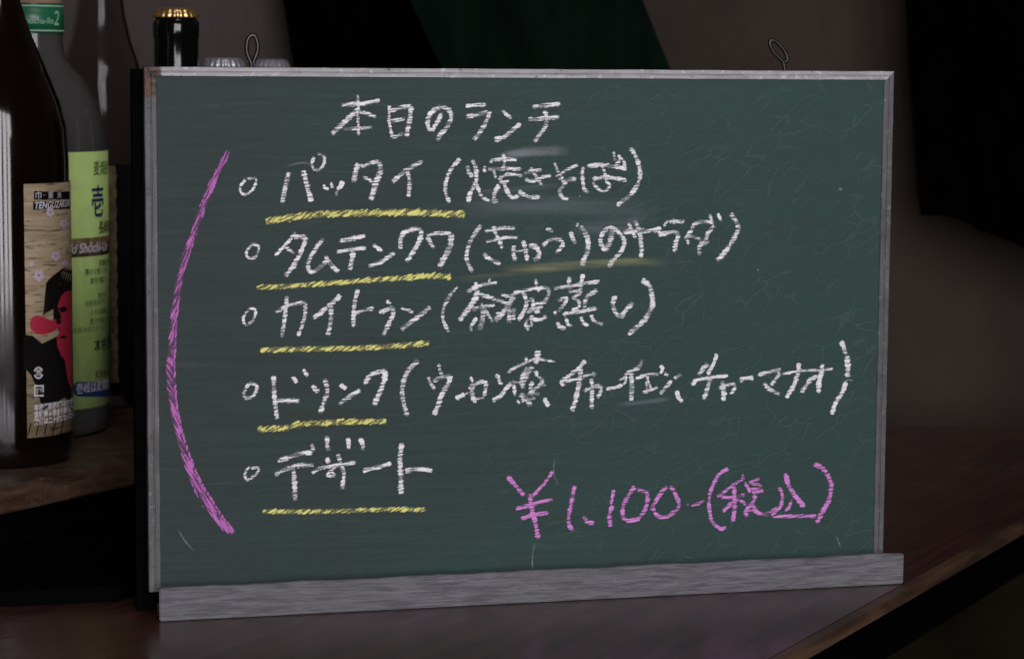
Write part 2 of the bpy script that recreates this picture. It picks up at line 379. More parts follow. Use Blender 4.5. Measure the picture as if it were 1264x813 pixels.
# dim things against the wall
def cloth(name, top, bot, y, z0, z1, mat, amp, waves, label, cat, ragged=None, ph=0, part=None):
    # top, bot = (x0, x1) at height z1 / z0; a folded sheet with thickness
    root = empty(name, ((bot[0]+bot[1])/2, y, z0)); tag(root, label, cat)
    nx, nz = 90, 24; vs, fs = [], []
    for side in (0, 1):
        for j in range(nz+1):
            t = j/nz
            for i in range(nx+1):
                s = i/nx; xl = bot[0]+(top[0]-bot[0])*t; xr = bot[1]+(top[1]-bot[1])*t
                zz = z0+(z1-z0)*t
                if ragged: zz = z1-(z1-(z0+ragged(s)))*(1-t)
                f = amp*math.sin(waves*s*6.283+ph+1.2*t)+amp*.4*math.sin(waves*2.3*s*6.283+2+2*t)
                vs.append((xl+(xr-xl)*s-root.location.x, f+side*.004, zz-z0))
    K = (nz+1)*(nx+1)
    for j in range(nz):
        for i in range(nx):
            a = j*(nx+1)+i; fs.append((a, a+1, a+nx+2, a+nx+1)); fs.append((K+a, K+a+nx+1, K+a+nx+2, K+a+1))
    for j in range(nz):
        for i in (0, nx):
            a = j*(nx+1)+i; fs.append((a, K+a, K+a+nx+1, a+nx+1))
    for i in range(nx):
        for j in (0, nz):
            a = j*(nx+1)+i; fs.append((a, a+1, K+a+1, K+a))
    mesh_obj(part or 'folded_cloth', vs, fs, mat, root, True)
    bm = bmesh.new(); r = bmesh.ops.create_cone(bm, cap_ends=True, segments=16, radius1=.008, radius2=.008, depth=abs(top[1]-top[0])+.06)
    for v in bm.verts: v.co = Vector((v.co.z+(top[0]+top[1])/2-root.location.x, v.co.x, v.co.y+z1-z0+.006))
    bm_obj('hanging_rod', bm, M_black, root)
    return root
def wx(px, py, y=2.25): return at_y(px, py, y).x
def wz(px, py, y=2.25): return at_y(px, py, y).z
# dark green cloth: edges run through (505,0)-(545,84) and (793,0)-(828,84)
zt, zb = wz(640, -120), wz(640, 230)
cloth('green_cloth', (wx(450, -120), wx(745, -120)), (wx(612, 230), wx(888, 230)), 2.25, zb, zt, M_green, .006, 1.2,
      'dark green cloth hanging behind the top of the board, its right edge sloping', 'cloth')
cloth('black_cloth', (wx(330, -120, 2.27), wx(480, -120, 2.27)), (wx(385, 230, 2.27), wx(600, 230, 2.27)), 2.27, zb, zt, M_blackcloth, .006, 2,
      'black cloth hanging left of the dark green cloth, behind the board', 'cloth')
def rag(s):
    return .03*math.sin(s*5.2+.6)+.012*math.sin(s*17)+(.035 if s < .12 else 0)*(1-s/.12)
cloth('black_curtain', (wx(1112, -120, 2.2), wx(1700, -120, 2.2)), (wx(1138, 330, 2.2), wx(1720, 330, 2.2)), 2.2, wz(1200, 338, 2.2), wz(1200, -120, 2.2), M_blackcloth, .010, 4,
      'black curtain with an uneven lower hem in the upper right behind the board', 'curtain', rag, 1)

# ------------------------------------------------------------------ the chalkboard
TH = .256; BX, BY = -.2057, 1.3602
ux = Vector((math.cos(TH), math.sin(TH), 0)); uy = Vector((-math.sin(TH), math.cos(TH), 0))
B0 = Vector((BX, BY, 0)); BW, Z0, Z1 = .450, .014, .3112
board = empty('chalkboard', B0, TH)
tag(board, 'green chalkboard with a handwritten Japanese lunch menu, grey frame and wooden ledge', 'chalkboard')
def bl(px, py, yl=0.):                 # point of the board plane (local x, z) seen at a place of the photo
    d = ray(px, py); o = CAM-B0; t = (yl-o.dot(uy))/d.dot(uy); p = o+d*t
    return p.dot(ux), p.z
PY = .0012
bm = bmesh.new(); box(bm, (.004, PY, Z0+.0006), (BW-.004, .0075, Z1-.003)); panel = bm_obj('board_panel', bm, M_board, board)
bm = bmesh.new(); box(bm, (-.0064, .0085, .0015), (BW-.012, .0145, Z1-.0012), .0006); bm_obj('back_panel', bm, M_back, board)
def rail(name, p0, p1, width, inward, mat, mitre0=1):
    # stepped moulding: outer bead, groove, inner bead; extruded from p0 to p1 with mitred ends
    prof = [(0, .008), (0, .0004), (.0004, 0), (width*.44, 0), (width*.50, .0006), (width*.56, .0006), (width*.62, .0001), (width*.95, .0001), (width, .0006), (width, .008)]
    a, b = Vector(p0), Vector(p1); t = (b-a).normalized(); inn = Vector(inward); L = (b-a).length
    nseg = 40; vs, fs = [], []
    for k in range(nseg+1):
        for (wd, dp) in prof:
            s = wd*mitre0 + (L-wd-wd*mitre0)*k/nseg
            j = (random.random()-.5)*.00025 if wd in (0, width) else 0
            p = a+t*s+inn*(wd+j); vs.append((p.x, dp+(random.random()-.5)*.00008, p.y))
    q = len(prof)
    for k in range(nseg):
        for i in range(q-1):
            fs.append((k*q+i, k*q+i+1, (k+1)*q+i+1, (k+1)*q+i))
    fs.append(tuple(range(q))); fs.append(tuple(nseg*q+i for i in range(q)))
    o = mesh_obj(name, vs, fs, mat, board)
    bm = bmesh.new(); bm.from_mesh(o.data); bmesh.ops.recalc_face_normals(bm, faces=bm.faces); bm.to_mesh(o.data); bm.free()
    return o
rail('frame_rail', (0, Z1), (BW, Z1), .0052, (0, -1), M_frame_top_lit)
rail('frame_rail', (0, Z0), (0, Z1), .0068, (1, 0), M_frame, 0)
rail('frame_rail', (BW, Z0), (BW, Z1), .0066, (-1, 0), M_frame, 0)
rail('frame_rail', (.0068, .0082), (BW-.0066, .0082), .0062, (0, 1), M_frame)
# ledge: weathered batten with slightly worn edges
bm = bmesh.new(); box(bm, (.0041, -.0160, .0003), (.4567, -.0115, .0190))
bmesh.ops.subdivide_edges(bm, edges=[e for e in bm.edges if abs((e.verts[0].co-e.verts[1].co).x) > .1], cuts=60)
bmesh.ops.bevel(bm, geom=[e for e in bm.edges if e.calc_face_angle(0) > 1], offset=.0006, segments=2, affect='EDGES')
for v in bm.verts:
    if v.co.z > .015: v.co.z += .00022*math.sin(v.co.x*90)+.00018*math.sin(v.co.x*233)+(random.random()-.5)*.00012
ledge = bm_obj('chalk_ledge', bm, M_ledge, board)
bm = bmesh.new(); box(bm, (.0045, -.0112, .0004), (.4563, -.0006, .0075), .0004); bm_obj('tray_floor', bm, M_ledge, ledge)
# screw eyes in the top edge
def eye(px, pts, r):
    P = [Vector((bl(a, b, .004)[0], .004, bl(a, b, .004)[1])) for a, b in pts]
    c = catmull(P, .0008); return tube('screw_eye', c, r, M_wire, board, 10)
eye(311, [(312, 92), (311, 84), (309, 76), (305, 66), (304.5, 54), (308, 45.5), (313.5, 44), (317.5, 52), (318, 62), (315, 71), (312.5, 78)], .00125)
eye(961, [(969.5, 92), (968, 83), (966, 76), (956, 66), (950.5, 56), (951, 50.5), (957, 51), (966, 60), (971, 69), (971.5, 76), (967, 76.5)], .0012)

# ---- chalk: every stroke is a ribbon of rubbed-off chalk lying on the panel
_lay = [0]
def ribbon(acc, pts, wpx, press=.5, taper=True, jit=.10, osc=.10):
    P = catmull([Vector((a, b)) for a, b in pts], 1.1)
    n_ = len(P); vs, fs, uv = acc; _lay[0] = (_lay[0]+1) % 24
    yl = PY-.00012-_lay[0]*.000012
    k0 = len(vs); ph = random.random()*9
    L = sum((P[i+1]-P[i]).length for i in range(n_-1)) or 1; d = 0
    for i, p in enumerate(P):
        if i: d += (P[i]-P[i-1]).length
        t = (P[min(i+1, n_-1)]-P[max(i-1, 0)]); t = t.normalized() if t.length > 1e-6 else Vector((1, 0))
        nn = Vector((-t.y, t.x)); w_ = wpx*.5*1.12
        w_ *= 1+jit*math.sin(d*.35+ph)+jit*.7*math.sin(d*.9+ph*2)
        e = min(d, L-d)
        if taper: w_ *= .80+.20*min(1, (e/(wpx*.35)))**.5
        for sg, u in ((-1, 0.), (0, .5), (1, 1.)):
            q = p+nn*w_*sg*(1+(random.random()-.5)*.12); xx, zz = bl(q.x, q.y, yl)
            vs.append((xx, yl, zz)); uv.append((u, (press+osc*math.sin(d*.22+ph) if osc else press*min(1, e/(.22*L)))-(.30*max(0, 1-e/2.2) if taper else 0)))
        if i:
            a = k0+(i-1)*3
            fs.append((a, a+1, a+4, a+3)); fs.append((a+1, a+2, a+5, a+4))
def char(zoom, strokes, mat, name='chalk_character', label=None, press=.5, wk=1.0):
    ox, oy, s = zoom; acc = ([], [], [])
    for st in strokes:
        w_, p = st[0], st[1]; pr = (st[2] if len(st) > 2 else press)+random.uniform(-.06, .06)
        ribbon(acc, [(ox+p[i]/s, oy+p[i+1]/s) for i in range(0, len(p), 2)], w_*wk, pr)
    o = mesh_obj(name, acc[0], acc[1], mat, panel, False, acc[2])
    if label: o['label'] = label
    return o
A = (400, 110, 7.9); Bz = (540, 100, 7.9); Cz = (330, 180, 7.9); C2 = (280, 170, 4.213); D = (540, 175, 7.9); E = (670, 175, 7.9)
Fz = (280, 260, 3.95); G = (570, 255, 7.9); H = (700, 255, 7.9); I = (800, 245, 7.9); J = (280, 340, 4.514); K = (540, 330, 7.9)
Lz = (670, 330, 7.9); Mz = (280, 430, 4.514); N = (480, 425, 7.9); O = (580, 420, 7.9); P_ = (690, 420, 7.9); Q = (830, 415, 7.9)
R_ = (930, 415, 7.9); Sz = (330, 530, 7.9); S2 = (280, 530, 4.213); T = (620, 565, 7.9); U = (740, 565, 7.9); V = (870, 560, 7.9)
WHITE = [
 # heading
 (A, [(6, [170,157,300,150,420,135,545,110]), (4.5, [328,55,333,150,330,250,333,350,335,455]), (7.5, [345,185,270,255,180,340,75,440]), (5, [335,232,400,235,510,275]), (4.5, [190,392,300,385,470,372])]),
 (A, [(4.5, [638,160,635,300,650,400,665,460]), (6, [640,215,740,185,850,160]), (7, [850,170,835,300,815,400,800,465]), (5, [645,310,790,290]), (5.5, [650,450,690,465,770,430])]),
 (A, [(6, [1150,230,1110,310,1050,410]), (6.5, [1050,410,1015,370,1015,290,1060,215,1150,175,1220,210,1240,280,1200,370,1130,450,1100,505])]),
 (Bz, [(5.5, [275,248,370,235,475,228]), (6, [280,352,400,325,495,298]), (6.5, [503,300,500,340,460,430,400,520,350,575])]),
 (Bz, [(5, [632,285,675,330,725,370]), (6.5, [555,578,640,550,720,490,810,415])]),
 (Bz, [(6.5, [925,250,1060,240,1200,220]), (6, [885,375,1000,368,1190,350]), (6, [1045,285,1065,360,1050,450,990,530,945,600])]),
 # first line
 (C2, [(4, [100,215,72,250,70,278,95,295,130,275,150,235,148,212,105,213])]),
 (Cz, [(7, [210,255,180,380,145,560]), (7, [350,240,385,380,430,545]), (4.5, [455,105,435,180,455,225,500,235,545,190,560,120,520,85,490,80])]),
 (Cz, [(4, [548,375,560,405,600,432], .8), (4, [618,355,635,410], .8), (6, [735,345,715,390,680,430], .8), (4, [680,440,668,490])]),
 (Cz, [(8, [885,170,865,240,840,355]), (5.5, [900,185,940,200,1000,170,1095,155]), (8, [1095,150,1100,250,1060,360,1010,530]), (5, [935,300,1030,350])]),
 (C2, [(6.5, [860,230,940,165,1020,120]), (6, [940,175,950,230,945,310])]),
 (D, [(5.5, [220,165,130,270,85,390,80,500,120,595])]),
 (D, [(6.5, [290,235,305,290,345,345]), (6.2, [340,175,375,270,375,390,320,500,300,595]), (5, [380,410,430,530,510,580]), (4.5, [460,230,460,300]), (4.5, [515,205,540,165]), (5, [540,180,650,172,775,182]), (4.5, [635,120,655,170,640,275]), (5, [490,265,600,265,720,262,820,265]), (4.5, [545,270,570,360]), (4.5, [600,345,700,320,830,330]), (4.5, [590,370,700,300]), (4.5, [600,395,700,385]), (6, [600,420,560,490,550,580,590,570]), (6, [650,400,690,500,740,545,800,515]), (4.5, [600,350,650,400])]),
 (D, [(5, [845,310,940,285,1020,270]), (5.5, [850,370,930,380,1020,350,1110,330]), (5, [910,250,950,320,1020,425]), (5.5, [800,470,820,505,900,535,1000,540])]),
 (E, [(4.5, [115,205,140,270,160,310]), (4.5, [175,310,250,265,345,225]), (3.5, [120,340,170,325,190,360,150,365]), (5.5, [180,390,250,370,330,360]), (5.5, [235,385,190,440,165,480,190,540,250,560])]),
 (E, [(5.5, [395,240,385,300,390,380,405,460,445,500]), (5.5, [430,238,560,225,680,240,820,262]), (4.5, [565,205,600,290,620,380,650,430,600,485,520,440,485,390]), (6, [485,365,580,350,700,355,820,380]), (4.5, [690,95,705,190]), (4.5, [730,135,790,190,800,240]), (4, [700,240,760,170])]),
 (E, [(6, [855,60,905,140,945,270,940,380,860,510,720,625])]),
 # second line
 (Fz, [(4, [125,160,97,200,105,230,140,225,155,175,115,160])]),
 (Fz, [(4.5, [335,105,300,150,235,220]), (6.5, [325,125,380,130,365,190,330,260,285,320]), (5, [285,175,330,210])]),
 (Fz, [(6, [470,135,430,190,395,260,415,300,455,275,490,245]), (6.5, [480,220,510,265,545,300])]),
 (Fz, [(6, [550,148,610,135,675,122]), (6, [535,200,600,190,680,180]), (7, [615,195,610,240,600,290])]),
 (Fz, [(5, [710,165,760,198]), (6, [690,272,750,250,820,205])]),
 (Fz, [(6.5, [845,185,850,130,880,97,940,92,945,130,915,190,875,250])]),
 (Fz, [(6, [975,125,1010,185]), (5.5, [975,122,1040,108,1095,112]), (8, [1095,112,1085,180,1035,275])]),
 (G, [(6, [190,180,110,290,60,400,50,520,105,640])]),
 (G, [(5.5, [225,240,310,225,400,205,520,210]), (5, [235,342,330,325,440,300,545,305]), (5.5, [310,190,335,270,370,340,395,405]), (6, [210,460,280,515,380,560])]),
 (G, [(6, [515,380,500,440,520,530]), (4, [500,440,600,430,650,420]), (6, [600,330,620,420,640,535]), (7, [650,390,700,380,750,430,745,490,700,525])]),
 (G, [(5.5, [820,215,895,240]), (5.5, [785,380,860,325,950,320,985,370,920,455])]),
 (H, [(5.5, [35,245,50,300,85,360]), (3, [85,190,115,165]), (7, [130,190,180,260,205,340,200,430,170,500,145,580])]),
 (H, [(8, [440,215,430,300,400,380,370,430], .35), (6, [380,440,330,360,330,300,380,220,450,210,520,270,560,340,530,430,450,520,405,590])]),
 (H, [(6, [540,250,650,240,800,235,920,215]), (5, [600,155,630,230,670,310]), (6.5, [655,135,700,220,720,340,725,420,720,500])]),
 (I, [(4, [150,270,195,210]), (5.5, [200,225,280,220,340,230], .4), (4, [325,250,350,205]), (6, [95,345,180,340,260,325,295,360,270,430,255,525])]),
 (I, [(5.5, [640,235,540,225,450,250,420,310,370,370]), (4.5, [345,388,430,372,520,400]), (4, [380,400,395,455]), (6, [650,260,590,330,560,400,500,470,500,550]), (5, [600,420,540,440]), (4.5, [600,150,620,225]), (4.5, [680,145,715,225])]),
 (I, [(6.5, [805,145,855,220,880,290,830,400,760,510,670,605])]),
 # third line
 (J, [(4, [125,185,92,235,105,275,145,250,160,195,125,183])]),
 (J, [(6, [335,115,325,220,305,345]), (5.2, [270,205,350,165,440,150]), (5.5, [440,150,435,220,415,290,395,335])]),
 (J, [(6.5, [635,110,580,160,480,240]), (6.5, [580,165,580,250,562,335])]),
 (J, [(6, [730,75,710,170,705,285]), (5, [700,215,760,195,820,180])]),
 (J, [(5, [890,140,915,160]), (5, [855,190,860,215]), (6.5, [860,205,920,180,925,220,900,270,872,335])]),
 (J, [(4.5, [970,180,1040,205]), (6.5, [970,300,1050,240,1135,175])]),
 (K, [(3, [200,185,150,240]), (5.2, [150,235,110,290,60,400,55,510,110,630])]),
 (K, [(5.5, [285,235,350,205,440,170,580,150]), (4.5, [380,145,365,200]), (4, [510,105,500,170]), (8, [395,210,370,300,310,390,215,520]), (5.5, [400,255,530,300,720,370]), (5.5, [340,415,430,385,560,360]), (4.5, [425,345,470,420,540,530]), (7.5, [450,400,440,500,410,610], .42), (5, [385,490,330,570,330,620])]),
 (K, [(4.5, [620,265,700,280,760,250]), (7.5, [745,270,700,360,640,440,560,520]), (4, [570,450,640,440]), (7, [700,400,700,540]), (6, [745,400,740,510]), (4.5, [640,420,770,410]), (4.5, [955,110,970,190,990,235]), (5.5, [740,250,850,225,960,200,1085,200]), (5.5, [1085,200,1085,260,1040,350]), (6, [830,230,860,300,860,390,790,520]), (4.5, [850,340,930,300]), (5, [925,290,930,380,870,440]), (5, [940,350,1050,340]), (7, [960,400,980,450], .4), (5, [870,440,960,400,1030,370]), (4.5, [880,500,860,560,890,615]), (5.5, [900,480,960,510,1020,500,1065,470]), (4, [900,480,920,560,860,580])]),
 (Lz, [(5, [105,208,250,185,400,155,555,135]), (6, [260,90,255,160,270,220]), (5.5, [395,65,375,150,365,240]), (4.5, [250,240,370,235,330,275,285,295]), (5, [285,295,350,330,355,390]), (5, [145,330,200,300,235,310,200,370,150,430]), (4, [120,420,120,465]), (6, [535,220,450,270,410,330,410,390]), (5.5, [195,462,330,435,530,400]), (4.5, [280,420,350,400]), (6, [135,530,170,580,230,590]), (4.5, [225,490,250,560,290,565]), (5, [370,475,390,530,440,575]), (5, [470,460,500,520,590,555])]),
 (Lz, [(7, [710,275,688,330,682,380]), (6.5, [690,380,710,440,760,475,820,400,880,340])]),
 (Lz, [(7, [965,120,1040,180,1065,280,1070,370,1000,500,920,580,830,650])]),
 # fourth line
 (Mz, [(5, [125,192,95,245,110,278,150,260,168,208,125,190])]),
 (Mz, [(6.5, [260,150,265,260,280,395]), (6.5, [275,290,340,290,405,290]), (5, [365,155,390,190], .8), (5, [425,115,450,155], .8)]),
 (Mz, [(6, [475,205,510,245], .7), (6.5, [545,165,560,240,540,300,520,360])]),
 (Mz, [(5, [630,200,665,225], .8), (6, [625,310,680,270,745,230])]),
 (Mz, [(6.5, [765,200,805,145,890,120]), (7, [885,125,870,200,820,315])]),
 (N, [(7, [285,150,180,270,135,400,135,520,180,700])]),
 (N, [(5, [485,190,500,260,520,300]), (5, [385,315,410,380,450,440]), (5.5, [430,360,500,325,600,300]), (7, [600,300,580,380,520,480,480,590,440,690])]),
 (N, [(6, [650,525,700,505,740,485], .8), (2.5, [740,485,790,465])]),
 (N, [(4, [795,315,820,370]), (6.5, [780,430,825,395,810,470,845,570]), (5.5, [830,395,900,360,960,370]), (6, [955,370,940,440,930,510]), (4, [930,515,800,540])]),
 (N, [(5, [1035,320,1062,305,1080,365,1110,390]), (6.2, [1010,548,1080,510,1150,420,1200,370])]),
 (O, [(4.5, [365,320,430,270,520,230,600,190,680,180,750,195]), (3, [750,195,835,210]), (4.5, [550,160,550,210]), (8, [665,95,655,160,640,230]), (6, [560,260,530,320,500,400,520,470]), (8, [610,250,560,330,500,430], .4), (5, [640,290,655,350]), (5.5, [660,350,705,385,690,430,600,500,580,530]), (4.5, [430,420,440,540]), (3.5, [410,395,540,430]), (3.5, [745,435,700,440]), (4, [460,580,490,620]), (8, [490,520,560,580,590,640], .4), (5, [500,590,640,560]), (5, [560,520,680,520]), (6, [610,400,580,480])]),
 (O, [(5.5, [725,560,745,600,770,640], .8)]),
 (P_, [(5.5, [260,195,170,290,60,370,25,410,60,435]), (5, [60,395,180,375,260,345,365,325]), (6.8, [210,270,205,360,180,500,130,690])]),
 (P_, [(6, [315,370,325,450,320,560,320,670]), (4.8, [240,495,330,455,415,440]), (5, [415,440,410,490,375,560])]),
 (P_, [(4.5, [460,475,540,460,620,435], .8)]),
 (P_, [(3.5, [585,395,620,375,650,350,640,400]), (5.5, [810,190,780,260,700,300,640,335]), (7, [700,310,710,420,705,590]), (3.2, [655,340,650,400,625,430])]),
 (P_, [(4.8, [745,370,830,345,890,330,975,330]), (4, [870,345,865,380,900,480]), (3, [850,400,860,500]), (4.5, [815,505,890,485,965,455])]),
 (P_, [(4.2, [985,245,1010,270,990,325], .8), (5, [1030,315,1065,350]), (5.5, [985,520,1040,460,1100,390]), (6, [1120,375,1190,330], .45)]),
 (P_, [(5.5, [1145,490,1165,550,1205,605], .8)]),
 (Q, [(4.8, [435,170,415,230,385,300,350,350,365,370], .7), (6.5, [345,260,250,380], .4), (4.5, [180,455,210,460,230,425,390,400,545,380], .7), (6.5, [375,390,350,480,305,620])]),
 (Q, [(6.8, [485,435,500,530,500,630]), (4.8, [450,510,520,475,600,470,600,520,565,560])]),
 (Q, [(6, [655,440,700,410,790,402], .75)]),
 (Q, [(5, [835,382,900,355,1060,322]), (5.5, [1050,350,1010,410,960,480]), (6, [890,450,940,510,1050,565])]),
 (R_, [(4, [280,365,430,340,520,332]), (5.8, [445,260,430,370,390,480,320,600], .7)]),
 (R_, [(4, [520,332,600,330,780,318]), (6.2, [675,265,665,350,640,440,635,550], .7), (5.8, [630,385,550,430,465,550], .6)]),
 (R_, [(6.5, [855,45,885,120,900,170], .7), (7, [910,180,922,300,915,400], .7), (5.5, [905,430,870,540,800,650,765,760], .7), (2.5, [880,450,920,425,965,430])]),
 # fifth line
 (S2, [(4, [120,190,95,225,105,260,150,235,165,200,125,200])]),
 (Sz, [(6.5, [95,310,220,265,330,230,440,225]), (6, [430,140,455,210]), (6.5, [70,440,180,385,300,350,450,345]), (7.2, [255,395,265,520,270,690])]),
 (Sz, [(6.5, [585,65,585,160,600,205])]),
 (Sz, [(5.5, [435,425,520,375,640,355,740,340,865,320]), (6, [580,270,600,330]), (4, [700,330,600,420,590,450,655,445,620,410]), (6, [685,240,715,320,745,440,728,580]), (6, [790,80,795,190]), (6.5, [905,80,930,150,930,200])]),
 (Sz, [(6, [930,405,1040,370,1210,330])]),
 (S2, [(7.2, [910,70,900,160,905,240,905,335]), (6.2, [925,215,990,205,1070,212], .6)]),
]
for zm, st in WHITE: char(zm, st, M_white, wk=.94)
PINK = [
 (T, [(6.5, [50,175,130,270,220,370]), (4.5, [490,130,430,220,290,380]), (6.5, [265,350,290,500,320,620,350,785]), (5.5, [130,495,300,450,490,400]), (5.2, [180,590,300,555,455,530])]),
 (T, [(5.8, [705,270,670,450,645,620,690,715])]), (T, [(5.8, [790,565,830,620,895,635])]), (T, [(4.5, [1090,305,1060,450]), (6, [1075,460,1045,560,1055,670])]),
 (U, [(6, [345,275,260,400,225,500,240,590,320,610,400,570,455,470,460,340,365,310])]),
 (U, [(5.8, [660,270,580,370,500,510], .4), (5.8, [520,480,560,560,640,575,720,530,775,460,740,350,690,270])]),
 (U, [(3.5, [850,455,872,450]), (4, [890,462,960,445,1025,420])]),
 (V, [(5.2, [225,140,150,190,80,300,45,420,45,540,75,660,150,725,210,710])]),
 (V, [(5, [370,190,375,250]), (4.6, [370,245,280,300,190,370,130,410,240,425,395,400]), (6, [285,310,290,430,290,520,275,660]), (5.5, [330,440,250,490,175,565]), (5, [340,445,405,495]), (5, [390,275,430,340,440,380]), (4.5, [430,280,535,235]), (4.5, [450,290,530,300,540,330,450,340]), (5.5, [460,385,575,350]), (6, [490,400,470,470,400,560,415,605]), (5.5, [470,490,500,560,590,585,710,525]), (4.5, [420,560,500,540])]),
 (V, [(5, [725,325,755,400,740,510,665,600,850,605,1090,605]), (6.5, [785,190,820,310,890,420,975,520]), (4.5, [850,440,825,510,780,560])]),
 (V, [(6.8, [1065,95,1170,160,1230,300,1210,440,1150,560,1090,670])]),
]
for zm, st in PINK: char(zm, st, M_pink, label='magenta chalk character of the price', wk=.9)
YELLOW = [(C2, [(9.5, [200,435,400,405,560,395,800,390,1000,388,1240,400])]), (Fz, [(7, [145,375,350,365,600,345,900,325]), (8, [880,327,945,320,1020,318,1095,322])]),
 (J, [(7.5, [185,415,400,410,700,405,900,395,1130,375])]), (Mz, [(8.5, [170,450,350,440]), (8, [350,438,400,422,600,410,890,405])]), (S2, [(6.5, [185,425,500,425,800,415,1035,415])])]
for zm, st in YELLOW: char(zm, st, M_yellow, 'chalk_underline', 'yellow chalk underline')
char((170, 170, 3.13), [(8, [350,50,300,150,255,260], .5), (9, [255,255,215,370,180,470,155,580,140,700,132,813], .42)], M_pink2, 'chalk_bracket', 'upper half of the long magenta chalk curve')
char((170, 170, 3.13), [(9.5, [132,813,123,900,132,1000,150,1110,190,1260], .45), (11, [188,1255,250,1380,310,1470,370,1525], .58)], M_pink3, 'chalk_bracket', 'lower half of the long magenta chalk curve')
# bright runs inside the bracket and inside the underlines, where the stick was pressed harder
char((170, 170, 3.13), [(3.2, [345,70,285,190,245,310]), (3, [215,400,170,540,150,700,145,813]), (3, [145,813,143,900,152,1040,185,1180,235,1310,300,1420,365,1520])], M_pink2, 'chalk_bracket', 'long magenta chalk curve left of the menu', press=.66)
# rubbed-out patches
def smear(pts, wpx, mat, p=.8):
    acc = ([], [], []); ribbon(acc, pts, wpx, p, False, .04, 0); 
    mesh_obj('chalk_smudge', acc[0], acc[1], mat, panel, False, acc[2])
smear([(612, 197), (650, 188), (705, 186)], 15, M_smw, .9)
smear([(560, 258), (660, 252), (760, 258), (812, 254)], 30, M_smw, .30)
smear([(700, 283), (770, 279), (800, 262)], 20, M_smw, .35)
smear([(615, 333), (700, 328), (780, 323), (826, 325)], 13, M_smy, .85)
smear([(560, 345), (640, 337), (720, 330)], 8, M_smy, .4)
smear([(575, 240), (700, 228)], 9, M_smw, .35)
smear([(760, 500), (830, 492)], 7, M_smw, .5)
smear([(660, 668), (657, 690), (658, 704)], 2.2, M_smw, 1)
smear([(219, 652), (229, 668), (240, 680)], 2.0, M_smw, 1)
smear([(352, 206), (372, 201), (388, 204)], 3, M_smw, .9)
smear([(1032, 660), (1038, 676)], 2.5, M_smw, .9)
smear([(1035, 233), (1040, 234)], 4, M_smw, 1.6)
smear([(684, 566), (684, 585), (690, 600)], 1.8, M_smw, .9)

